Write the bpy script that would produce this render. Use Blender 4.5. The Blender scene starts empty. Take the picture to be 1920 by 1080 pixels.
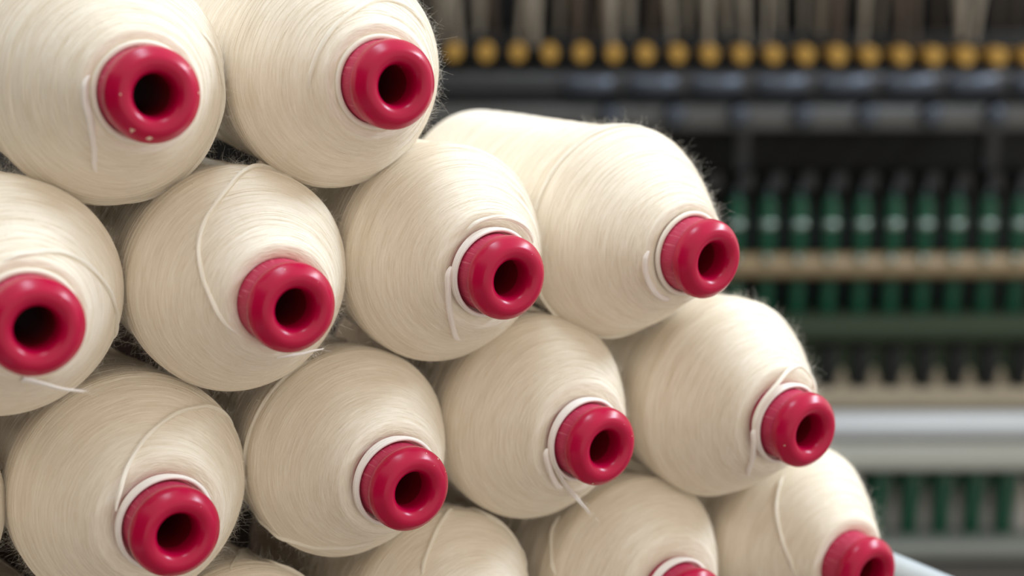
import bpy, math, random
import numpy as np
from mathutils import Matrix, Vector

# ------------------------------------------------------------------ camera, world, light, exposure
H = 1.45                                   # height of the camera above the factory floor
sc = bpy.context.scene
col = sc.collection
RIGHT = Vector((0.849677, -0.527300, -0.001552)); UP = Vector((0.113089, 0.179352, 0.977263)); FWD = Vector((0.515033, 0.830534, -0.212023))
FPX = 2795.32
cam_data = bpy.data.cameras.new('camera')
cam = bpy.data.objects.new('camera', cam_data); col.objects.link(cam)
m = Matrix((RIGHT, UP, -FWD)).transposed().to_4x4(); m.translation = Vector((0, 0, H))
cam.matrix_world = m
cam_data.sensor_width = 36.0
cam_data.lens = FPX*36.0/1920.0
cam_data.clip_start = 0.02
cam_data.dof.use_dof = True
cam_data.dof.focus_distance = 0.893
cam_data.dof.aperture_fstop = 3.45
sc.camera = cam

world = bpy.data.worlds.new('factory_air'); sc.world = world; world.use_nodes = True
bg = world.node_tree.nodes['Background']
bg.inputs['Color'].default_value = (1.0, 0.93, 0.83, 1); bg.inputs['Strength'].default_value = 1.05

def area(name, loc, target, sx, sy, power, color=(1, 1, 1)):
    l = bpy.data.lights.new(name, 'AREA'); l.shape = 'RECTANGLE'; l.size = sx; l.size_y = sy; l.energy = power; l.color = color
    o = bpy.data.objects.new(name, l); col.objects.link(o); o.location = loc
    o.rotation_euler = (Vector(target)-Vector(loc)).to_track_quat('-Z', 'Y').to_euler()
    return o
area('ceiling_light_key', (2.35, 0.10, H+1.05), (0.45, 0.8, H-0.2), 0.8, 0.35, 33, (0.67, 0.835, 1))
area('ceiling_light_over_stack', (0.25, 0.85, H+1.9), (0.35, 0.85, H-0.1), 1.4, 0.4, 25, (0.67, 0.835, 1))
area('ceiling_light_aisle', (4.0, 0.9, H+1.9), (2.3, 2.6, H-0.3), 1.6, 0.25, 55, (0.95, 0.98, 1))

sc.view_settings.view_transform = 'Standard'; sc.view_settings.look = 'None'; sc.view_settings.gamma = 1
sc.view_settings.use_curve_mapping = False
sc.view_settings.exposure = 0.0
sc.cycles.use_denoising = True

# ------------------------------------------------------------------ helpers
rnd = random.Random(7)
def tag(o, label=None, cat=None, group=None, kind=None):
    if label: o['label'] = label
    if cat: o['category'] = cat
    if group: o['group'] = group
    if kind: o['kind'] = kind
    return o
def empty(name, loc, rot=None):
    o = bpy.data.objects.new(name, None); col.objects.link(o); o.location = loc; o.empty_display_size = 0.02
    if rot is not None: o.rotation_euler = rot
    return o
class MB:
    """collects quads and triangles; build() links them as one mesh object"""
    def __init__(s): s.V = []; s.F = []; s.n = 0; s.M = []
    def add(s, V, F, mi=0):
        V = np.asarray(V, float).reshape(-1, 3); F = np.asarray(F, int)
        s.V.append(V); s.F.append(F+s.n); s.M.append(np.full(len(F), mi)); s.n += len(V); return s
    def mesh(s, name, mats, smooth=True, mat4=None):
        V = np.concatenate(s.V)
        if mat4 is not None:
            A = np.array(mat4); V = V@A[:3, :3].T+A[:3, 3]
        me = bpy.data.meshes.new(name)
        sizes = np.concatenate([np.full(len(f), f.shape[1]) for f in s.F]); idx = np.concatenate([f.ravel() for f in s.F])
        me.vertices.add(len(V)); me.vertices.foreach_set('co', V.ravel())
        me.loops.add(len(idx)); me.loops.foreach_set('vertex_index', idx)
        me.polygons.add(len(sizes)); me.polygons.foreach_set('loop_start', np.concatenate([[0], np.cumsum(sizes)[:-1]]))
        me.polygons.foreach_set('loop_total', sizes)
        for mm in (mats if isinstance(mats, (list, tuple)) else [mats]): me.materials.append(mm)
        me.polygons.foreach_set('material_index', np.concatenate(s.M))
        me.update(calc_edges=True); me.validate()
        me.polygons.foreach_set('use_smooth', np.full(len(me.polygons), smooth))
        if smooth: me.set_sharp_from_angle(angle=math.radians(42))
        return me
    def build(s, name, mats, parent=None, smooth=True, mat4=None):
        o = bpy.data.objects.new(name, s.mesh(name, mats, smooth, mat4)); col.objects.link(o)
        if parent: o.parent = parent
        return o
    # axis = +Y lathe of (y, r) points
    def lathe(s, prof, n=96, mi=0, axis='Y', jitter=None):
        prof = np.asarray(prof, float); th = np.arange(n)*2*np.pi/n
        y = prof[:, 0][:, None]*np.ones(n); r = prof[:, 1][:, None]*np.ones(n)
        if jitter is not None: r = r+jitter(y, th[None, :])
        X = r*np.cos(th); Z = r*np.sin(th)
        V = np.stack([X, y, Z], -1) if axis == 'Y' else np.stack([X, -Z, y], -1)
        k = len(prof); i = np.arange(k-1)[:, None]; j = np.arange(n)[None, :]; j2 = (j+1) % n
        F = np.stack([i*n+j, i*n+j2, (i+1)*n+j2, (i+1)*n+j], -1).reshape(-1, 4)
        return s.add(V.reshape(-1, 3), F, mi)
    def box(s, x0, x1, y0, y1, z0, z1, mi=0, bev=0.0):
        b = min(bev, abs(x1-x0)*.49, abs(z1-z0)*.49, abs(y1-y0)*.49)
        if b <= 0:
            V = [(x, y, z) for x in (x0, x1) for y in (y0, y1) for z in (z0, z1)]
            return s.add(V, [(0, 1, 3, 2), (4, 6, 7, 5), (0, 4, 5, 1), (2, 3, 7, 6), (0, 2, 6, 4), (1, 5, 7, 3)], mi)
        # chamfered box: octagonal section swept along the longest-looking x axis, with chamfered ends
        def ring(x, d):
            Y0, Y1, Z0, Z1 = y0+d, y1-d, z0+d, z1-d
            return [(x, Y0+b, Z0), (x, Y1-b, Z0), (x, Y1, Z0+b), (x, Y1, Z1-b), (x, Y1-b, Z1), (x, Y0+b, Z1), (x, Y0, Z1-b), (x, Y0, Z0+b)]
        b0 = b; R = ring(x0, b*.6)+ring(x0+b, 0)+ring(x1-b, 0)+ring(x1, b*.6)
        F = [(k*8+j, k*8+(j+1) % 8, k*8+8+(j+1) % 8, k*8+8+j) for k in range(3) for j in range(8)]
        s.add(R, F, mi)
        s.add(ring(x0, b*.6), [tuple(reversed(range(8)))], mi); s.add(ring(x1, b*.6), [tuple(range(8))], mi)
        return s
    # tubes: P (S, K, 3) centre lines, r (S,K) or scalar radii
    def tubes(s, P, r, sides=3, mi=0, flat=None):
        P = np.asarray(P, float)
        if P.ndim == 2: P = P[None]
        S, K, _ = P.shape; r = np.broadcast_to(np.asarray(r, float), (S, K))
        T = np.gradient(P, axis=1); T /= np.linalg.norm(T, axis=2, keepdims=True)+1e-12
        ref = np.zeros_like(T); ax = np.abs(T).max(axis=1).argmin(axis=1)      # the axis least aligned with each strand
        ref[np.arange(S), :, ax] = 1
        A = np.cross(T, ref); A /= np.linalg.norm(A, axis=2, keepdims=True)+1e-12; B = np.cross(T, A)
        a = np.arange(sides)*2*np.pi/sides
        V = P[:, :, None]+r[:, :, None, None]*(A[:, :, None]*np.cos(a)[:, None]+B[:, :, None]*np.sin(a)[:, None])
        q = np.arange(S)[:, None, None]*K*sides; k = np.arange(K-1)[None, :, None]*sides; j = np.arange(sides)[None, None, :]; j2 = (j+1) % sides
        F = np.stack(np.broadcast_arrays(q+k+j, q+k+j2, q+k+sides+j2, q+k+sides+j), -1).reshape(-1, 4)
        return s.add(V.reshape(-1, 3), F, mi)

def nodes(name):
    M = bpy.data.materials.new(name); M.use_nodes = True; nt = M.node_tree
    b = nt.nodes['Principled BSDF']
    return M, nt, b
def N(nt, t, **kw):
    n = nt.nodes.new(t)
    for k, v in kw.items():
        if k in n.inputs: n.inputs[k].default_value = v
        else: setattr(n, k, v)
    return n
def math_(nt, op, a, b=None, c=None):
    n = nt.nodes.new('ShaderNodeMath'); n.operation = op
    for i, v in enumerate((a, b, c)):
        if v is None: continue
        if isinstance(v, (int, float)): n.inputs[i].default_value = v
        else: nt.links.new(v, n.inputs[i])
    return n.outputs[0]
def plain(name, rgb, rough=0.5, metal=0.0, noise=0.0, scale=40.0, bump=0.0, coat=0.0):
    M, nt, b = nodes(name)
    b.inputs['Roughness'].default_value = rough; b.inputs['Metallic'].default_value = metal; b.inputs['Coat Weight'].default_value = coat
    tc = N(nt, 'ShaderNodeTexCoord'); nz = N(nt, 'ShaderNodeTexNoise', Scale=scale, Detail=4.0)
    nt.links.new(tc.outputs['Object'], nz.inputs['Vector'])
    mix = N(nt, 'ShaderNodeMix', data_type='RGBA')
    d = 1-noise
    mix.inputs['A'].default_value = (rgb[0]*d, rgb[1]*d, rgb[2]*d, 1); mix.inputs['B'].default_value = tuple(min(1, c*(1+noise)) for c in rgb)+(1,)
    nt.links.new(nz.outputs['Fac'], mix.inputs['Factor']); nt.links.new(mix.outputs['Result'], b.inputs['Base Color'])
    if bump:
        bp = N(nt, 'ShaderNodeBump', Strength=0.5, Distance=bump); nt.links.new(nz.outputs['Fac'], bp.inputs['Height']); nt.links.new(bp.outputs['Normal'], b.inputs['Normal'])
    return M

# ------------------------------------------------------------------ materials
def yarn_material(name, rgb_lo, rgb_hi, freq=820.0, bump=0.0011):
    """cotton wound in slightly crossing turns round the local Y axis"""
    M, nt, b = nodes(name)
    L = nt.links.new
    b.inputs['Roughness'].default_value = 0.82; b.inputs['Specular IOR Level'].default_value = 0.25
    b.inputs['Sheen Weight'].default_value = 0.35; b.inputs['Sheen Roughness'].default_value = 0.45
    b.inputs['Sheen Tint'].default_value = (1, 0.97, 0.92, 1)
    oi = N(nt, 'ShaderNodeObjectInfo')
    tc = N(nt, 'ShaderNodeTexCoord'); sp = N(nt, 'ShaderNodeSeparateXYZ'); L(tc.outputs['Object'], sp.inputs[0])
    x, y, z = sp.outputs
    r = math_(nt, 'SQRT', math_(nt, 'ADD', math_(nt, 'MULTIPLY', x, x), math_(nt, 'MULTIPLY', z, z)))
    r = math_(nt, 'MAXIMUM', r, 0.002)
    cx = math_(nt, 'DIVIDE', x, r); cz = math_(nt, 'DIVIDE', z, r)
    th = math_(nt, 'ARCTAN2', cx, cz)                       # seam along the underside
    wob = N(nt, 'ShaderNodeTexNoise', Scale=22.0, Detail=2.0); L(tc.outputs['Object'], wob.inputs['Vector'])
    s0 = math_(nt, 'ADD', math_(nt, 'ADD', math_(nt, 'MULTIPLY', y, 0.8), r), math_(nt, 'MULTIPLY', math_(nt, 'SUBTRACT', wob.outputs['Fac'], 0.5), 0.0035))
    s0 = math_(nt, 'ADD', s0, math_(nt, 'MULTIPLY', oi.outputs['Random'], 3.0))
    def layer(c, f, a, det):
        s = math_(nt, 'MULTIPLY', math_(nt, 'ADD', s0, math_(nt, 'MULTIPLY', th, c)), f)
        cb = N(nt, 'ShaderNodeCombineXYZ'); L(math_(nt, 'MULTIPLY', cx, a), cb.inputs[0]); L(math_(nt, 'MULTIPLY', cz, a), cb.inputs[1]); L(s, cb.inputs[2])
        nz = N(nt, 'ShaderNodeTexNoise', Scale=1.0, Detail=det, Roughness=0.6); L(cb.outputs[0], nz.inputs['Vector'])
        return nz.outputs['Fac']
    a1 = layer(0.0032, freq, 3.4, 3.0); a2 = layer(-0.0045, freq*0.85, 3.0, 3.0); a3 = layer(0.001, freq*0.25, 0.9, 2.0)
    pick = N(nt, 'ShaderNodeTexNoise', Scale=35.0, Detail=1.0); L(tc.outputs['Object'], pick.inputs['Vector'])
    f = N(nt, 'ShaderNodeMix', data_type='FLOAT')
    L(pick.outputs['Fac'], f.inputs['Factor']); L(a1, f.inputs['A']); L(a2, f.inputs['B'])
    h = math_(nt, 'ADD', math_(nt, 'MULTIPLY', f.outputs['Result'], 0.84), math_(nt, 'MULTIPLY', a3, 0.16))
    ramp = N(nt, 'ShaderNodeMapRange'); ramp.inputs['From Min'].default_value = 0.36; ramp.inputs['From Max'].default_value = 0.60
    L(h, ramp.inputs['Value'])
    mix = N(nt, 'ShaderNodeMix', data_type='RGBA'); mix.inputs['A'].default_value = rgb_lo+(1,); mix.inputs['B'].default_value = rgb_hi+(1,)
    L(ramp.outputs['Result'], mix.inputs['Factor'])
    # a few dark specks of seed husk
    vo = N(nt, 'ShaderNodeTexVoronoi', Scale=70.0); L(tc.outputs['Object'], vo.inputs['Vector'])
    spk = math_(nt, 'LESS_THAN', vo.outputs['Distance'], 0.028)
    gate = N(nt, 'ShaderNodeSeparateColor'); L(vo.outputs['Color'], gate.inputs[0])
    spk = math_(nt, 'MULTIPLY', spk, math_(nt, 'GREATER_THAN', gate.outputs[0], 0.86))
    m2 = N(nt, 'ShaderNodeMix', data_type='RGBA'); m2.inputs['B'].default_value = (0.13, 0.08, 0.04, 1)
    L(math_(nt, 'MULTIPLY', spk, 0.7), m2.inputs['Factor']); L(mix.outputs['Result'], m2.inputs['A'])
    L(m2.outputs['Result'], b.inputs['Base Color'])
    bp = N(nt, 'ShaderNodeBump', Strength=0.85, Distance=bump); L(h, bp.inputs['Height']); L(bp.outputs['Normal'], b.inputs['Normal'])
    return M
Y_LO, Y_HI = (0.765, 0.665, 0.525), (0.885, 0.805, 0.68)
m_yarn = yarn_material('wound_cotton', Y_LO, Y_HI)
m_strand = plain('loose_cotton', (0.84, 0.78, 0.67), 0.85, noise=0.05, scale=900, bump=0.0002)
m_fuzz = plain('cotton_fuzz', (0.84, 0.79, 0.70), 0.9)
m_band = plain('white_cotton', (0.88, 0.82, 0.76), 0.8, noise=0.05, scale=1200, bump=0.0003)

def red_plastic(name, rgb, rough, ribs=False):
    M, nt, b = nodes(name); L = nt.links.new
    b.inputs['Roughness'].default_value = rough; b.inputs['Specular IOR Level'].default_value = 0.33
    b.inputs['Subsurface Weight'].default_value = 0.12; b.inputs['Subsurface Radius'].default_value = (0.004, 0.0006, 0.0008); b.inputs['Subsurface Scale'].default_value = 1.0
    tc = N(nt, 'ShaderNodeTexCoord')
    nz = N(nt, 'ShaderNodeTexNoise', Scale=90.0, Detail=5.0); L(tc.outputs['Object'], nz.inputs['Vector'])
    mix = N(nt, 'ShaderNodeMix', data_type='RGBA')
    mix.inputs['A'].default_value = tuple(c*0.86 for c in rgb)+(1,); mix.inputs['B'].default_value = tuple(min(1, c*1.14) for c in rgb)+(1,)
    L(nz.outputs['Fac'], mix.inputs['Factor'])
    vo = N(nt, 'ShaderNodeTexVoronoi', Scale=190.0); L(tc.outputs['Object'], vo.inputs['Vector'])
    gate = N(nt, 'ShaderNodeSeparateColor'); L(vo.outputs['Color'], gate.inputs[0])
    spk = math_(nt, 'MULTIPLY', math_(nt, 'LESS_THAN', vo.outputs['Distance'], 0.09), math_(nt, 'GREATER_THAN', gate.outputs[1], 0.86))
    m2 = N(nt, 'ShaderNodeMix', data_type='RGBA'); m2.inputs['B'].default_value = (0.75, 0.42, 0.40, 1)
    L(math_(nt, 'MULTIPLY', spk, 0.8), m2.inputs['Factor']); L(mix.outputs['Result'], m2.inputs['A'])
    out = m2.outputs['Result']
    if ribs:
        sp = N(nt, 'ShaderNodeSeparateXYZ'); L(tc.outputs['Object'], sp.inputs[0])
        th = math_(nt, 'ARCTAN2', sp.outputs[0], sp.outputs[2])
        cb = N(nt, 'ShaderNodeCombineXYZ'); L(math_(nt, 'MULTIPLY', th, 16.0), cb.inputs[0]); L(math_(nt, 'MULTIPLY', sp.outputs[1], 60.0), cb.inputs[1])
        sc2 = N(nt, 'ShaderNodeTexNoise', Scale=1.0, Detail=3.0); L(cb.outputs[0], sc2.inputs['Vector'])
        mr = N(nt, 'ShaderNodeMapRange'); mr.inputs['From Min'].default_value = 0.55; mr.inputs['From Max'].default_value = 0.75; L(sc2.outputs['Fac'], mr.inputs['Value'])
        m3 = N(nt, 'ShaderNodeMix', data_type='RGBA'); m3.inputs['B'].default_value = (0.80, 0.30, 0.34, 1)
        L(math_(nt, 'MULTIPLY', mr.outputs['Result'], 0.5), m3.inputs['Factor']); L(out, m3.inputs['A']); out = m3.outputs['Result']
        wave = math_(nt, 'SINE', math_(nt, 'MULTIPLY', th, 96.0))
        bp = N(nt, 'ShaderNodeBump', Strength=0.2, Distance=0.00012); L(wave, bp.inputs['Height']); L(bp.outputs['Normal'], b.inputs['Normal'])
    else:
        bp = N(nt, 'ShaderNodeBump', Strength=0.12, Distance=0.0004); L(nz.outputs['Fac'], bp.inputs['Height']); L(bp.outputs['Normal'], b.inputs['Normal'])
    L(out, b.inputs['Base Color'])
    return M
RED = (0.43, 0.001, 0.041)
m_red = red_plastic('crimson_plastic', RED, 0.27)
m_collar = red_plastic('scuffed_crimson_plastic', (0.47, 0.028, 0.082), 0.42, ribs=True)
m_bore = plain('shaded_crimson_bore', (0.22, 0.002, 0.012), 0.45)  # darker than the head's red, with the bore's shade put into it
m_chip = plain('pale_chip', (0.75, 0.55, 0.42), 0.7)

# ------------------------------------------------------------------ the setting
m_floor = plain('grey_floor', (0.34, 0.33, 0.31), 0.5, noise=0.1, scale=3)
m_wall = plain('dark_wall', (0.045, 0.042, 0.04), 0.8, noise=0.1, scale=3)
fl = MB().box(-3.1, 7.1, -3.1, 6.1, -0.1, 0).build('floor', m_floor, smooth=False); tag(fl, kind='structure')
for nm, bx in (('wall_back', (-3, 7, 6, 6.1)), ('wall_left', (-3.1, -3, -3, 6))):
    w = MB().box(*bx, 0, 3.6).build(nm, m_wall, smooth=False); tag(w, kind='structure')

# ------------------------------------------------------------------ cotton cones
LT, Y0 = 0.300, 0.027                      # whole package length behind the nose tip, where the yarn starts
KY = np.array([.021, .032, .044, .056, .068, .080, .092, .105, .125, .16, .22, .31])
KR = np.array([.0290, .0352, .0426, .0503, .0579, .0647, .0699, .0695, .0665, .0652, .0618, .0560])
def pchip(x, xk, yk):
    h = np.diff(xk); d = np.diff(yk)/h; m = np.zeros(len(xk)); m[0], m[-1] = d[0], d[-1]
    for i in range(1, len(xk)-1):
        if d[i-1]*d[i] > 0:
            w1, w2 = 2*h[i]+h[i-1], h[i]+2*h[i-1]; m[i] = (w1+w2)/(w1/d[i-1]+w2/d[i])
    x = np.clip(x, xk[0], xk[-1]); i = np.clip(np.searchsorted(xk, x)-1, 0, len(h)-1); t = (x-xk[i])/h[i]; hi = h[i]
    return yk[i]*(2*t**3-3*t**2+1)+hi*m[i]*(t**3-2*t**2+t)+yk[i+1]*(3*t**2-2*t**3)+hi*m[i+1]*(t**3-t**2)
def nose_r(y, R, Ls):
    return pchip(np.asarray(y, float), np.r_[.021, KY[1:]*Ls/.09], KR+(R-.066)*np.clip((KY-.021)/.05, 0, 1))

def make_yarn(R, Ls, seed, gap):
    rs = np.random.RandomState(seed)
    ph = rs.rand(8)*6.28
    y = Y0+gap+(LT-0.018-Y0-gap)*np.linspace(0, 1, 130)**1.3; r = nose_r(y, R, Ls)
    r[0] -= 0.0010
    prof = [(Y0+gap+0.012, 0.0235), (Y0+gap+0.004, 0.0237), (Y0+gap+0.0012, 0.0246), (Y0+gap+0.0002, 0.0262), (Y0+gap-0.0003, r[0]-0.0024)]
    prof += list(zip(y, r))
    for a in np.linspace(0, np.pi/2, 9)[1:]: prof.append((LT-0.018+0.018*math.sin(a), r[-1]-0.018*(1-math.cos(a))))
    prof.append((LT-0.001, 0.034))
    def jit(yy, th):
        w = np.clip((yy-0.03)/0.04, 0, 1)
        return w*(0.00035*np.sin(2*th+ph[0]+yy*30)+0.0003*np.sin(3*th+ph[1]-yy*50)+0.00022*np.sin(yy*420+ph[2]+0.6*np.sin(th+ph[3])))
    mb = MB().lathe(prof, 160, jitter=jit)
    # individual turns of yarn that stand proud of the surface
    S, K = 420, 44
    y0 = Y0+gap+0.002+(Ls+0.10-Y0-gap)*rs.rand(S)**1.3
    th0 = rs.rand(S)*2*np.pi; span = 0.7+rs.rand(S)*2.2; drift = (rs.rand(S)-.5)*0.006
    u = np.linspace(0, 1, K)[None, :]
    th = th0[:, None]+span[:, None]*u; yy = y0[:, None]+drift[:, None]*u+0.0003*np.sin(u*9+th0[:, None])
    yy = np.clip(yy, Y0+gap+0.0008, LT-0.03)
    rr = nose_r(yy, R, Ls)+jit(yy, th)-0.00016+0.00024*np.sin(u*math.pi)
    Pp = np.stack([rr*np.cos(th), yy, rr*np.sin(th)], -1)
    mb.tubes(Pp, 0.00017*np.sin(np.clip(u, .03, .97)*math.pi)**.4*np.ones((S, 1)), sides=5)
    return mb, jit

def make_fuzz(R, Ls, jit, seed, gap, n=7000):
    rs = np.random.RandomState(seed+100); K = 6
    y0 = Y0+gap+0.004+(Ls+0.05-Y0-gap)*rs.rand(n); th = rs.rand(n)*2*np.pi
    dy = 1e-4; rr = nose_r(y0, R, Ls); sl = (nose_r(y0+dy, R, Ls)-rr)/dy
    rad = np.stack([np.cos(th), np.zeros(n), np.sin(th)], -1); ax = np.array([0, 1., 0]); tan = np.stack([-np.sin(th), np.zeros(n), np.cos(th)], -1)
    nrm = rad-ax*sl[:, None]; nrm /= np.linalg.norm(nrm, axis=1, keepdims=True)
    base = rad*(rr-0.0003)[:, None]; base[:, 1] = y0
    L = 0.0014+0.0050*rs.rand(n)**2.2
    d = nrm*(0.25+0.75*rs.rand(n))[:, None]+tan*(rs.randn(n)*0.9)[:, None]+ax*(rs.randn(n)*0.5)[:, None]; d /= np.linalg.norm(d, axis=1, keepdims=True)
    c1 = rs.randn(n, 3)*1.2; c1 = c1-(np.minimum(0, (c1*nrm).sum(1)))[:, None]*nrm
    u = np.linspace(0, 1, K)[None, :, None]
    P = base[:, None]+d[:, None]*(L[:, None, None]*u)+c1[:, None]*(L[:, None, None]*u*u*0.7)
    # keep the fibres outside the package
    q = np.hypot(P[..., 0], P[..., 2]); lim = nose_r(P[..., 1], R, Ls)-0.0004; f = np.maximum(1, lim/np.maximum(q, 1e-6)); P[..., 0] *= f; P[..., 2] *= f
    return MB().tubes(P, np.linspace(1, .5, K)[None, :]*np.full((n, 1), 0.000032), sides=3)

def catmull(pts, n=14):
    p = np.array(pts, float); p = np.vstack([2*p[0]-p[1], p, 2*p[-1]-p[-2]]); out = []
    for i in range(1, len(p)-2):
        t = np.linspace(0, 1, n, endpoint=False)[:, None]
        out.append(.5*((2*p[i])+(-p[i-1]+p[i+1])*t+(2*p[i-1]-5*p[i]+4*p[i+1]-p[i+2])*t**2+(-p[i-1]+3*p[i]-3*p[i+1]+p[i+2])*t**3))
    return np.vstack(out+[p[-2][None]])

def surf_thread(route, R, Ls, jit, rad, lift, seed, hairs=2):
    """a loose thread lying on the package along (axial, angle) waypoints; twisted from thin plies"""
    q = np.array(route, float); q[:, 1] = np.unwrap(q[:, 1])
    c = catmull(q, 16); y, th = c[:, 0], c[:, 1]
    r = nose_r(y, R, Ls)+np.array([float(jit(a, b)) for a, b in zip(y, th)])+lift
    u = np.linspace(0, 1, len(y)); env = np.clip(np.minimum(u, 1-u)*9, 0.03, 1)**.6; r = r-(1-env)*(lift+rad*.5)
    mb = MB(); rs = np.random.RandomState(seed)
    tl = np.cumsum(np.r_[0, np.hypot(np.diff(y), r[1:]*np.diff(th))])
    for k in range(3):
        a = tl/0.03*2*math.pi*0.35+k*2.094; o = rad*0.36
        rr = r+o*np.cos(a); yy = y+o*np.sin(a)
        mb.tubes(np.stack([rr*np.cos(th), yy, rr*np.sin(th)], -1), rad*0.86*env, sides=8)
    for k in range(hairs*8):
        i = rs.randint(1, len(y)-2); d = rs.randn(3); d /= np.linalg.norm(d); Lh = .002+.004*rs.rand(); uu = np.linspace(0, 1, 5)[:, None]
        p0 = np.array([r[i]*np.cos(th[i]), y[i], r[i]*np.sin(th[i])]); n_ = np.array([np.cos(th[i]), -.3, np.sin(th[i])])
        mb.tubes(p0+uu*Lh*(d+.8*n_)+uu**2*Lh*rs.randn(3)*.4, 0.00004, sides=3)
    return mb

def make_tube(Ls):
    # rounded head, then the open bore running back through the package
    prof = [(0.318, 0.0300), (0.20, 0.0225), (0.10, 0.0155), (0.03, 0.0117), (0.014, 0.0112), (0.0095, 0.0112), (0.0068, 0.01135), (0.0045, 0.0118), (0.0028, 0.0125), (0.0014, 0.0137), (0.0005, 0.0151),
            (0.0001, 0.0164), (0.0, 0.0177), (0.0001, 0.0192), (0.0005, 0.0203), (0.0013, 0.0214), (0.0028, 0.0228), (0.0045, 0.0243), (0.0057, 0.0251), (0.0070, 0.0256), (0.0088, 0.0258), (0.0114, 0.0258), (0.0121, 0.0255), (0.0126, 0.0248), (0.0127, 0.0232)]
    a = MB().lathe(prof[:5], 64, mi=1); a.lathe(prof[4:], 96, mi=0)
    b = MB().lathe([(0.0127, 0.0232), (0.0134, 0.0234), (0.0138, 0.0238), (0.0142, 0.0240), (0.0180, 0.0241), (0.0210, 0.0242), (0.0300, 0.0246), (0.05, 0.0255), (0.12, 0.0285), (0.315, 0.0355), (0.320, 0.034), (0.318, 0.0300)], 96)
    return a, b

THREADS = {
    'A':[[(0.0239, 2.791), (0.024, -3.073), (0.0254, -2.663), (0.0348, -2.285), (0.053, -1.976)]],
    'B':[[(0.0368, -3.038), (0.0342, 2.85), (0.0343, 2.354), (0.0377, 1.807), (0.0491, 1.178), (0.0559, 0.772), (0.0583, 0.487)]],
    'C':[[(0.0283, 1.894), (0.0298, 1.406), (0.0369, 0.99), (0.0442, 0.548), (0.0572, 0.084), (0.0773, -0.289), (0.0909, -0.499)]],
    'D':[[(0.0872, 1.029), (0.0924, 1.266), (0.0812, 1.523), (0.0656, 1.885), (0.0582, 2.185), (0.0514, 2.443), (0.0419, 2.744), (0.0324, 3.108), (0.025, -2.641)]],
    'E':[[(0.0239, 2.905), (0.025, -2.835), (0.0325, -2.264), (0.0492, -1.756)], [(0.0262, 2.145), (0.0262, 1.663), (0.0273, 1.181), (0.0287, 0.751), (0.0285, 0.441)]],
    'F':[[(0.0285, 2.987), (0.0295, -2.863), (0.0292, -2.402), (0.0277, -1.995)]],
    'G':[[(0.0883, 0.405), (0.0801, 0.698), (0.0666, 1.0), (0.0533, 1.334), (0.041, 1.721), (0.031, 2.141), (0.026, 2.41), (0.0239, 2.725)]],
    'H':[[(0.128, -2.632), (0.1039, -2.543), (0.0875, -2.395), (0.0741, -2.158), (0.0599, -1.925), (0.0474, -1.656)]],
    'I':[[(0.0239, -3.135), (0.0242, -2.654), (0.0279, -2.043)]],
    'J':[[(0.024, -2.971), (0.0239, 2.686), (0.0241, 1.995), (0.0314, 1.423), (0.0375, 1.0), (0.037, .70), (0.031, .50)], [(0.0239, 3.056), (0.024, -2.856), (0.0293, -2.439), (0.0439, -1.943)]],
    'M':[[(0.0539, 2.225), (0.0626, 1.94), (0.0736, 1.661), (0.0864, 1.391)], [(0.0958, 1.176), (0.084, 0.996), (0.0839, 0.691), (0.0839, 0.413), (0.0634, 0.345)]],
    'N':[[(0.0718, 2.908), (0.0808, 2.745), (0.0918, 2.535), (0.0947, 2.358)]],
    'O':[[(0.0712, 1.992), (0.0648, 2.215), (0.0577, 2.447), (0.0488, 2.708), (0.0408, 2.983), (0.0376, -3.048)]],
    'L':[[(0.0798, 1.652), (0.1552, 0.946), (0.0938, 1.142), (0.0867, 0.931), (0.0822, 0.725)]],
}
# end turns of a winding layer that stand up as a ridge round the shoulder
CREASES = {'F': [[(0.096, 1.3), (0.1, 1.8), (0.101, 2.4), (0.101, 3.0), (0.1, 3.7), (0.097, 4.4), (0.090, 5.0)]],
           'A': [[(0.060, 0.6), (0.068, 0.1), (0.078, -0.4), (0.085, -0.9), (0.088, -1.5)]],
           'H': [[(0.100, -2.9), (0.096, 2.9), (0.094, 2.4), (0.094, 1.9)]]}
FREE_ENDS = {'C': [(-0.0049, 0.027, -0.0306), (0.0042, 0.026, -0.034), (0.0155, 0.028, -0.0393), (0.0288, 0.034, -0.0443)], 'D': [(-0.001, 0.029, -0.0333), (0.0118, 0.028, -0.0335), (0.0201, 0.028, -0.0327), (0.0272, 0.028, -0.0324)], 'I': [(-0.0245, 0.027, -0.012), (-0.0168, 0.026, -0.0255), (-0.0071, 0.024, -0.0389), (0.0048, 0.026, -0.052)]}
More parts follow.
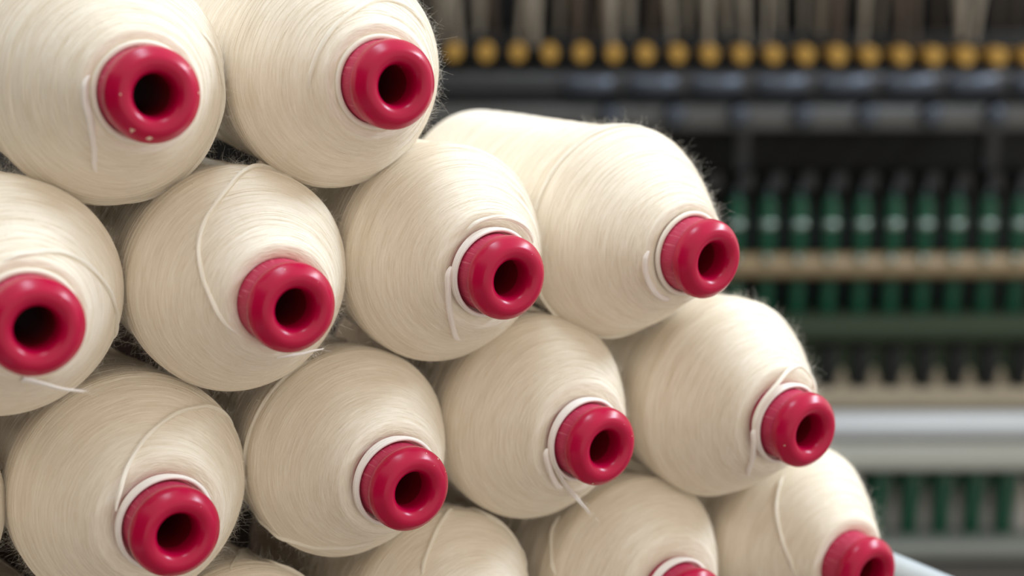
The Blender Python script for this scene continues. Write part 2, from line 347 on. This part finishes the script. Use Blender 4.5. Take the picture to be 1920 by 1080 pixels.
# key: nose tip, turn about z, tilt about x, shoulder radius, nose length, gap before the yarn starts, white band (lift, tilt), label
CONES = [
 ('A', (0.2548, 0.7613, -0.0668), -0.0167, 0.0041, 0.0651, 0.0854, 0.0000, 1, 'cream cotton cone at the upper left with pale chips on its red nose'),
 ('B', (0.3919, 0.7511, -0.0667), -0.0064, 0.0188, 0.0652, 0.0820, 0.0000, 1, 'cream cotton cone in the top row that stands out against the dark machine'),
 ('C', (0.1827, 0.7488, -0.1805), -0.0286, -0.0012, 0.0645, 0.0890, 0.0000, 1, 'cream cotton cone cut by the left edge, its red nose just below the chipped one'),
 ('D', (0.3231, 0.7462, -0.1873), -0.0105, 0.0220, 0.0651, 0.0853, 0.0000, 0, 'cream cotton cone under the two top cones, a long thread looped over its dome'),
 ('E', (0.4610, 0.7410, -0.1849), -0.0049, 0.0293, 0.0673, 0.0831, 0.0045, 2, 'cream cotton cone below the right-hand top cone, short white tail under its red nose'),
 ('F', (0.6006, 0.7224, -0.1850), 0.0396, 0.0445, 0.0691, 0.0958, 0.0020, 1, 'cream cotton cone at the right end of the second row, its long bright side showing'),
 ('G', (0.2527, 0.7553, -0.3081), -0.0066, -0.0052, 0.0684, 0.0864, 0.0068, 2, 'cream cotton cone at the lower left with a white band round its whole red nose'),
 ('H', (0.3933, 0.7427, -0.3063), -0.0023, -0.0052, 0.0648, 0.0890, 0.0050, 2, 'cream cotton cone in the third row with a loose thread sagging round its underside'),
 ('I', (0.5306, 0.7394, -0.3028), 0.0118, -0.0007, 0.0674, 0.0808, 0.0040, 2, 'cream cotton cone in the third row with a white thread end dangling off its dome'),
 ('J', (0.6729, 0.7040, -0.3065), -0.0046, 0.0155, 0.0690, 0.0906, 0.0070, 2, 'cream cotton cone at the right end of the third row, white band round its nose'),
 ('K', (0.1120, 0.7670, -0.3010), -0.0066, -0.0052, 0.0660, 0.0870, 0.0000, 1, 'sliver of a cream cotton cone at the left edge beside the banded lower left cone'),
 ('P', (0.1740, 0.7600, -0.4370), 0.0100, -0.0300, 0.0640, 0.0850, 0.0000, 1, 'cream cotton cone whose top just shows in the bottom left corner'),
 ('L', (0.3151, 0.7471, -0.4307), 0.0251, -0.0540, 0.0631, 0.0803, 0.0000, 1, 'cream cotton cone of the bottom row, wedged under the two lowest cones at the left'),
 ('M', (0.4566, 0.7399, -0.4224), 0.0157, -0.0433, 0.0644, 0.0821, 0.0000, 1, 'cream cotton cone of the bottom row with a rolled ridge round its shoulder'),
 ('N', (0.6032, 0.7308, -0.4262), 0.0038, -0.0290, 0.0683, 0.0735, 0.0060, 2, 'cream cotton cone of the bottom row, only the top of its red nose in view'),
 ('O', (0.7447, 0.7105, -0.4271), -0.0112, 0.0096, 0.0675, 0.0825, 0.0000, 0, 'cream cotton cone ending the bottom row at the right, beside the white rail'),
]
CHIPS = {'A': [(-2.25, 0.0222, 0.0017, 3), (-1.78, 0.0226, 0.0019, 4), (3.05, 0.0196, 0.0006, 6), (0.02, 0.0236, 0.0007, 5), (0.62, 0.0236, 0.0005, 5)],
         'H': [(0.75, 0.0245, 0.0006, 5), (1.15, 0.0240, 0.0004, 5), (0.35, 0.0238, 0.0004, 4)],
         'I': [(-1.95, 0.0240, 0.0008, 5), (0.3, 0.0200, 0.0004, 6)],
         'J': [(-2.9, 0.0228, 0.0006, 6)], 'D': [(-0.15, 0.0247, 0.0004, 5), (1.8, 0.0240, 0.0004, 5)]}
def head_y(r):   # axial depth of the head's face at radius r
    pr = [(0.0177, 0), (0.0192, .0001), (0.0203, .0005), (0.0214, .0013), (0.0228, .0028), (0.0243, .0045), (0.0251, .0057), (0.0256, .0070), (0.0258, .0088)]
    return float(np.interp(r, [a for a, b in pr], [b for a, b in pr]))

for ci, (key, c, ta, tb, R, Ls, gap, band, label) in enumerate(CONES):
    rot = Matrix.Rotation(tb, 4, 'X')@Matrix.Rotation(ta, 4, 'Z')
    base_local = Vector((0, 0.17, -R))          # the Empty sits where the package rests
    root = empty('yarn_cone', Vector(c)+Vector((0, 0, H))+rot@base_local, rot.to_euler())
    tag(root, label, 'cotton cone', 'cotton yarn cones stacked nose outwards')
    sh = (-base_local.x, -base_local.y, -base_local.z)
    def place(o): o.location = sh; return o
    yarn, jit = make_yarn(R, Ls, ci*11+3, gap)
    place(yarn.build('wound_yarn', m_yarn, root))
    fz = place(make_fuzz(R, Ls, jit, ci*11+3, gap).build('fuzz', m_fuzz, root)); tag(fz, kind='stuff')
    ta_, tb_ = make_tube(Ls)
    if key in CHIPS:
        rs = random.Random(ci)
        for a, rr, size, n in CHIPS[key]:
            yy = head_y(rr); d = 1e-4; sl = (head_y(rr+d)-head_y(rr-d))/(2*d)
            P = []
            for k in range(n):
                b = k*2*math.pi/n+0.4; s_ = size*(0.8+0.4*rs.random())
                ra = rr+s_*0.7*math.cos(b); aa = a+s_*math.sin(b)/rr
                P.append((ra*math.cos(aa), head_y(min(ra, .0258))-0.00012, ra*math.sin(aa)))
            ta_.add(P, [tuple(range(n))], 2)
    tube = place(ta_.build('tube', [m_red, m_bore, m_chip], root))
    cl = tb_.build('collar', m_collar, tube); cl['label'] = 'scuffed paler red collar behind the nose'
    if band:
        mb = MB(); a = np.linspace(0, 2*np.pi, 97)
        if band == 2:      # a soft flat ribbon of several turns lying askew against the collar
            for k in range(4):
                yy = 0.0236+0.0013*k+0.0024*(0.5-0.5*np.cos(a-2.3))+0.0004*np.sin(3*a+k)
                rr = 0.0254+0.0018*(1-((k-1.5)/2.4)**2)+0.0004*np.sin(2*a+k)+0.0006*(0.5-0.5*np.cos(a-2.3))
                mb.tubes(np.stack([rr*np.cos(a), yy, rr*np.sin(a)], -1), 0.00115, sides=9)
        else:
            yy = 0.0262+0.0003*np.sin(3*a+ci); rr = 0.0262+0.0003*np.sin(a*2+ci)
            mb.tubes(np.stack([rr*np.cos(a), yy, rr*np.sin(a)], -1), 0.0017, sides=11)
        bo = place(mb.build('thread_band', m_band if band == 2 else m_strand, root)); bo['label'] = 'white thread wrapped behind the red nose'
    if key in FREE_ENDS:                                         # a thread end that has come away from the collar
        p_ = catmull(FREE_ENDS[key], 8); u_ = np.linspace(0, 1, len(p_)); mb = MB(); rs = np.random.RandomState(ci)
        for k in range(3): mb.tubes(p_+rs.randn(1, 3)*0.0005, 0.0009*(1-u_)**.6+0.00008, sides=7)
        for k in range(14):
            i_ = rs.randint(len(p_)//3, len(p_)-1); q_ = p_[i_]+np.linspace(0, 1, 6)[:, None]*(p_[-1]-p_[-4])*(1+2*rs.rand())+np.linspace(0, 1, 6)[:, None]**2*rs.randn(3)*.002
            mb.tubes(q_, 0.00006, sides=3)
        place(mb.build('thread_tail', m_band, root))
    for ti, route in enumerate(THREADS.get(key, [])+CREASES.get(key, [])):
        white = (key in 'AEIF' and ti == 0) or (key == 'J' and ti == 1)
        mb = surf_thread(route, R, Ls, jit, 0.0016 if white else 0.0013, 0.0007, ci*7+ti)
        place(mb.build('thread_tail' if white else 'loose_thread', m_band if white else m_strand, root))

# ------------------------------------------------------------------ trolley under the stack
m_white = plain('white_enamel', (0.50, 0.55, 0.58), 0.22, noise=0.03, scale=30)
m_deck = plain('grey_deck', (0.20, 0.18, 0.15), 0.6, noise=0.08, scale=20)
m_rubber = plain('black_rubber', (0.03, 0.03, 0.03), 0.7)
XR = 0.828; XL = 0.02; YF = 0.30; YB = 1.08; ZD = H-0.5015; ZR = H-0.4530
tr = empty('trolley', (0.42, 0.7, 0)); tag(tr, 'white tubular trolley rail running beside the lowest right cone', 'trolley')
def world_part(mb, name, mat, parent, smooth=True):
    p = parent; off = Vector(parent.location)
    return mb.build(name, mat, parent, smooth, Matrix.Translation(-off))
def rod(p, q, r, sides=24):
    u = np.linspace(0, 1, 5)[:, None]; return MB().tubes(np.array(p)*(1-u)+np.array(q)*u, r, sides=sides)
world_part(rod((XR+0.012, YF-0.02, ZR-0.003), (XR-0.004, YB+0.02, ZR-0.016), 0.0125), 'side_rail', m_white, tr)
world_part(rod((XL, YF-0.02, ZR), (XL, YB+0.02, ZR), 0.0145), 'side_rail', m_white, tr)
world_part(rod((XL, YF+0.2, ZD-0.035), (XR, YF+0.2, ZD-0.035), 0.012), 'end_rail', m_white, tr)
world_part(rod((XL, YB, ZD-0.035), (XR, YB, ZD-0.035), 0.012), 'end_rail', m_white, tr)
world_part(MB().box(XL-.005, XR+.005, YF+0.21, YB+0.02, ZD-0.018, ZD), 'deck', m_deck, tr, False)
world_part(MB().box(XL, XR, YB+.021, YB+.033, ZD-.03, H-0.22), 'gap_block_board', plain('brown_board', (0.045, 0.03, 0.02), 0.8, noise=.1), tr, False)  # unseen board added behind the cones to block light in the gaps
for x_ in (XL, XR):
    for y_ in (YF+0.2, YB):
        world_part(rod((x_, y_, 0.10), (x_, y_, ZR), 0.0125), 'post', m_white, tr)
        w = MB().lathe([(-.014, .001), (-.014, .044), (-.010, .050), (.010, .050), (.014, .044), (.014, .001)], 32)
        w.V[0] = w.V[0]@np.array(Matrix.Rotation(math.pi/2, 3, 'Z')).T+np.array([x_, y_, 0.05])
        world_part(w, 'caster', m_rubber, tr)

# ------------------------------------------------------------------ the spinning machine across the aisle
DM = 3.27; YAW = math.atan2(FWD.x, FWD.y); PITCH = math.asin(-FWD.z)
RM = Matrix.Rotation(-YAW, 4, 'Z')
RM3 = np.array(RM.to_3x3())
def mz(py, d=0.0):
    v = (540-py)/FPX; return (DM+d)*(-math.sin(PITCH)+v*math.cos(PITCH))/(math.cos(PITCH)+v*math.sin(PITCH))
def mx(px, py, d=0.0):
    v = (540-py)/FPX; return (DM+d)*((px-960)/FPX)/(math.cos(PITCH)+v*math.sin(PITCH))
MT = Matrix.Translation((0, 0, H))@RM                       # machine frame: x along the machine, y away from the aisle, z up
M_ORIGIN = MT@Vector((0.8, DM+0.15, -1.2)); M_ORIGIN.z = 0
mach = empty('spinning_frame', M_ORIGIN); tag(mach, 'long dark spinning machine with grey, tan and silver rails across the aisle', 'spinning machine')
TOW = Matrix.Translation(-M_ORIGIN)@MT
def mpart(mb, name, mat, smooth=True, parent=None, label=None):
    o = mb.build(name, mat, parent or mach, smooth, TOW)
    if label: o['label'] = label
    return o
X0, X1 = mx(300, 540), mx(2350, 540)
def bar(name, mat, ya, yb, d0, d1, label=None, bev=0.006, x0=None, x1=None):
    return mpart(MB().box(X0 if x0 is None else x0, X1 if x1 is None else x1, DM+d0, DM+d1, mz(yb, d0), mz(ya, d0), bev=bev), name, mat, True, None, label)
mm = {
 'black': plain('gap_black', (0.004, 0.004, 0.004), 0.8),  # near-black colour stands in for deep shade in gaps and slots
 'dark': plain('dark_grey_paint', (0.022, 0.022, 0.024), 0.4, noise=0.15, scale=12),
 'grey': plain('worn_grey_paint', (0.075, 0.072, 0.068), 0.4, noise=0.2, scale=10),
 'steel': plain('polished_steel', (0.07, 0.08, 0.10), 0.35, metal=0.85),
 'brass': plain('golden_fitting', (0.46, 0.26, 0.05), 0.45, metal=0.2),
 'tan': plain('tan_rail', (0.22, 0.158, 0.085), 0.35, noise=0.08, scale=14),
 'moss': plain('moss_green_paint', (0.014, 0.025, 0.009), 0.8, noise=0.2, scale=14),
 'beige': plain('beige_block', (0.26, 0.215, 0.15), 0.6, noise=0.1, scale=20),
 'silver': plain('silver_rail', (0.46, 0.48, 0.50), 0.35, noise=0.04, scale=10),
 'lightgrey': plain('light_grey_rail', (0.40, 0.40, 0.36), 0.5, noise=0.05, scale=10),
 'footgrey': plain('dull_grey_rail', (0.16, 0.17, 0.15), 0.5),
 'glint_chrome': plain('glint_chrome', (0.34, 0.42, 0.40), 0.06, metal=1.0),
 'green': plain('green_plastic', (0.0015, 0.058, 0.028), 0.14, noise=0.1, scale=30),
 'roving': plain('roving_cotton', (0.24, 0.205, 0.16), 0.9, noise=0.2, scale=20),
 'roving_dark': plain('dark_brown_roving', (0.07, 0.05, 0.035), 0.9, noise=0.2, scale=20),  # darker brown tone, given to some strands at random
 'cop': plain('wound_cop', (0.46, 0.42, 0.39), 0.9, noise=0.1, scale=60),
}
mpart(MB().box(X0, X1, DM+0.42, DM+0.46, -1.40, 1.2), 'back_shade', mm['black'], False)  # black sheet behind the whole machine, painting its gaps dark
bar('top_beam', mm['dark'], 136, 184, -0.03, 0.10)
bar('roller_beam', mm['grey'], 196, 246, -0.02, 0.12)
bar('drafting_shade', mm['black'], 60, 132, 0.14, 0.20)  # this and the next two sheets put recess shade into their colour
bar('creel_shade', mm['black'], -120, 60, 0.20, 0.26)
bar('inner_shade', mm['black'], 250, 600, 0.22, 0.26)
bar('ring_rail', mm['tan'], 482, 524, -0.02, 0.03, 'tan rail in front of the green bobbins', bev=0.012)
bar('spindle_rail', mm['moss'], 604, 642, -0.06, 0.10, 'moss green rail under the upper bobbins')
bar('green_skirt', mm['moss'], 642, 716, -0.01, 0.02)
bar('beige_rail', mm['beige'], 732, 772, -0.05, 0.05, 'beige rail carrying the pointed blocks')
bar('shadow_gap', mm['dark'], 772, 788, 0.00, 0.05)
bar('silver_rail', mm['silver'], 786, 826, -0.10, 0.02, 'bright silver rail', bev=0.010)
bar('lower_rail', mm['lightgrey'], 828, 886, -0.08, 0.02, 'broad light grey rail', bev=0.010)
bar('lower_shade', mm['black'], 880, 1040, 0.22, 0.26)  # black sheet as painted shade behind the lower bobbins
bar('foot_rail', mm['footgrey'], 1022, 1052, -0.06, 0.04)
bar('foot_panel', mm['grey'], 1052, 1300, 0.00, 0.06)
for px in (560, 1400, 1876, 2300):
    mpart(MB().box(mx(px-14, 300), mx(px+14, 300), DM+0.06, DM+0.11, mz(330), mz(184), bev=.004), 'post', mm['dark'])
def disc_y(x, z, d, prof, n=32, zs=1):
    m_ = MB().lathe(prof, n); m_.V[0] = m_.V[0]*(1, 1, zs)+np.array([x, DM+d, z]); return m_
for k in range(20):                                        # golden end caps of the top rollers
    px = 791+k*60.2; py = 98+k*0.62
    r_ = 0.0165*(0.96+0.08*rnd.random())
    mpart(disc_y(mx(px, py, -.04), mz(py, -.04), -.04, [(0, 0.0005), (0, r_*.80), (0.003, r_*.93), (0.008, r_), (0.05, r_), (0.05, r_*.5), (0.16, r_*.5), (0.16, 0.0005)], zs=1.2), 'roller_cap', mm['brass'])
for k in range(9):                                         # steel pads between the beams
    px = 1100+k*119.5
    mpart(MB().box(mx(px-46, 160), mx(px+46, 160), DM-.055, DM-.028, mz(181, -.05), mz(140, -.05), bev=.010), 'bearing_pad', mm['steel'])
    hx = mx(px+42, 215)
    mpart(disc_y(hx, mz(218, -.03), -.05, [(0, .0005), (0.0005, .012), (0.004, .021), (0.012, .025), (0.035, .025), (0.035, .0005)]), 'bearing_cap', mm['steel'])
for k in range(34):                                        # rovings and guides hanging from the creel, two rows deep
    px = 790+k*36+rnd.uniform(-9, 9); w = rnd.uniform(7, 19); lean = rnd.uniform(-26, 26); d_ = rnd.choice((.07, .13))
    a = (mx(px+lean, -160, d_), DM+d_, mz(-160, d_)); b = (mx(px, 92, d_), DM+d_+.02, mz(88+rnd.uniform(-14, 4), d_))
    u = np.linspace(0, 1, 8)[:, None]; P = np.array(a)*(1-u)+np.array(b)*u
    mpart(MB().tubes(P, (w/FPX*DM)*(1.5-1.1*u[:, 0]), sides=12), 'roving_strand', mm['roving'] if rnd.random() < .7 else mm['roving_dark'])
for k in range(12):                                        # rings on the tan rail, shaped as polished domes to catch glints
    px = 1379+(k-1)*58.6; x_ = mx(px, 487, -.03)
    mpart(disc_y(x_, mz(488, -.03), -.034, [(0, .0005), (.001, .005), (.004, .0085), (.009, .010), (.016, .010)], 24), 'spindle_ring_glint', mm['glint_chrome'])
for k in range(26):
    px = 1400-8*58.6+k*58.6
    mpart(disc_y(mx(px, 342, .12), mz(342, .12), .12, [(0, .0005), (0, .018), (.004, .021), (.10, .021), (.10, .0005)], 24), 'guide_roller', mm['dark'])

# green bobbins: built once, then copied
def bobbin_profile(h, r):
    return [(0, .0005), (0, r*1.12), (.010, r*1.12), (.013, r*.95), (h*.35, r*.95), (h*.70, r*.92), (h*.735, r*.98), (h*.77, r*1.12), (h*.80, r*1.18), (h*.83, r*1.12), (h*.865, r*.98), (h*.93, r*.94), (h*.97, r*.88), (h*.99, r*.72), (h, r*.4), (h, .0005)]  # the swelling near the top is added so a highlight forms
def place_m(o, x, d, z):
    p = MT@Vector((x, DM+d, z)); o.location = p; o.rotation_euler = RM.to_euler()
hB = mz(372, .03)-mz(603, .03)
proto = empty('green_bobbin', (0, 0, 0))
tag(proto, 'slim green bobbin standing behind the tan rail', 'bobbin', 'green bobbins standing behind the tan rail')
MB().lathe(bobbin_profile(hB, 0.0185), 32, axis='Z').build('barrel', mm['green'], proto)
MB().lathe([(hB-.002, .0145), (hB+.004, .0145), (hB+.006, .0120), (hB+.006, .006), (hB-.004, .006)], 24, axis='Z').build('rim', mm['green'], proto)
MB().lathe([(-.004, .005), (hB+.020, .005), (hB+.024, .003), (hB+.026, .0004)], 16, axis='Z').build('spindle', mm['steel'], proto)
zc = hB*0.795
MB().lathe([(zc-.009, .0170)]+[(zc-.009*math.cos(t_), .0185+.0048*math.sin(t_)) for t_ in np.linspace(.1, 3.04, 14)]+[(zc+.009, .0170)], 32, axis='Z').build('glint_ring', mm['glint_chrome'], proto)  # polished band added to the bobbin to catch a round glint
def copy_tree(o, parent=None):
    c = o.copy(); col.objects.link(c); c.parent = parent
    for ch in list(o.children): copy_tree(ch, c)
    return c
kids = list(proto.children)
ORD = ['nearest the right edge', 'second from the right edge', 'third from the right edge', 'fourth from the right edge', 'fifth from the right edge', 'sixth from the right edge', 'seventh from the right edge', 'eighth from the right edge', 'ninth from the right edge', 'right beside the red nose of the foremost upper cone']
for i in range(10):
    px = 1379+i*58.6
    if i == 0: o = proto
    else:
        o = proto.copy(); col.objects.link(o)
        for ch in kids:
            d = ch.copy(); col.objects.link(d); d.parent = o
    o['label'] = 'green bobbin behind the tan rail, '+ORD[9-i]
    place_m(o, mx(px, 480, .03), .03, mz(603.5, .03)+.001)
# pointed beige blocks, and black boxes painting in dark slots under the green rail
for i in range(9):
    px = 1573+i*59.2
    x_ = mx(px, 735); w = 26/FPX*DM*.5
    z0, z1 = mz(732), mz(686)
    m_ = MB(); prof = [(0, 1.0), (.35, .86), (.65, .62), (.88, .36), (1, .05)]
    for (a, ra), (b, rb) in zip(prof[:-1], prof[1:]):
        za, zb = z0+(z1-z0)*a, z0+(z1-z0)*b
        V = [(x_-w*ra, DM-.02, za), (x_+w*ra, DM-.02, za), (x_+w*ra, DM+.03, za), (x_-w*ra, DM+.03, za), (x_-w*rb, DM-.02, zb), (x_+w*rb, DM-.02, zb), (x_+w*rb, DM+.03, zb), (x_-w*rb, DM+.03, zb)]
        m_.add(V, [(0, 1, 5, 4), (1, 2, 6, 5), (2, 3, 7, 6), (3, 0, 4, 7)])
    mpart(m_, 'pointed_block', mm['beige'])
    x2 = mx(px-29.5, 690, .03)
    mpart(MB().box(x2-.013, x2+.013, DM-.035, DM-.012, mz(738, -.03), mz(648, -.03), bev=.006), 'slot_black', mm['black'])

# lower tier: green bobbins hanging taper-down with pale full cops between them
low = empty('green_bobbin', (0, 0, 0)); tag(low, 'tapered green bobbin below the silver rail', 'bobbin', 'tapered green bobbins under the silver rail')
hL = mz(880, .02)-mz(1022, .02)
MB().lathe([(0, .0005), (0, .018), (.006, .019), (hL*.35, .021), (hL*.62, .024), (hL*.8, .030), (hL*.97, .032), (hL, .028), (hL, .0005)], 28, axis='Z').build('barrel', mm['green'], low)
cop = empty('yarn_bobbin', (0, 0, 0)); tag(cop, 'pale wound bobbin standing between the tapered green bobbins', 'bobbin', 'pale wound bobbins below the silver rail')
MB().lathe([(0.001, .0005), (0.001, .021), (.01, .024), (hL*.5, .023), (hL*.75, .014), (hL*.86, .008), (hL*.86, .0005)], 28, axis='Z').build('wound_yarn', mm['cop'], cop)
for i in range(5):
    for p_, dx, d_ in ((low, 0, .02), (cop, 30, .06)):
        if i == 0: o = p_
        else:
            o = p_.copy(); col.objects.link(o)
            for ch in list(p_.children):
                d = ch.copy(); col.objects.link(d); d.parent = o
        px = 1645+i*59+dx
        o['label'] = ('tapered green bobbin' if p_ is low else 'pale wound bobbin')+' below the silver rail, '+ORD[4-i]
        place_m(o, mx(px, 950, d_), d_, mz(1022, d_)+.001)
shelf = bar('bobbin_shelf', mm['grey'], 1020, 1030, -0.02, 0.12, bev=.001)
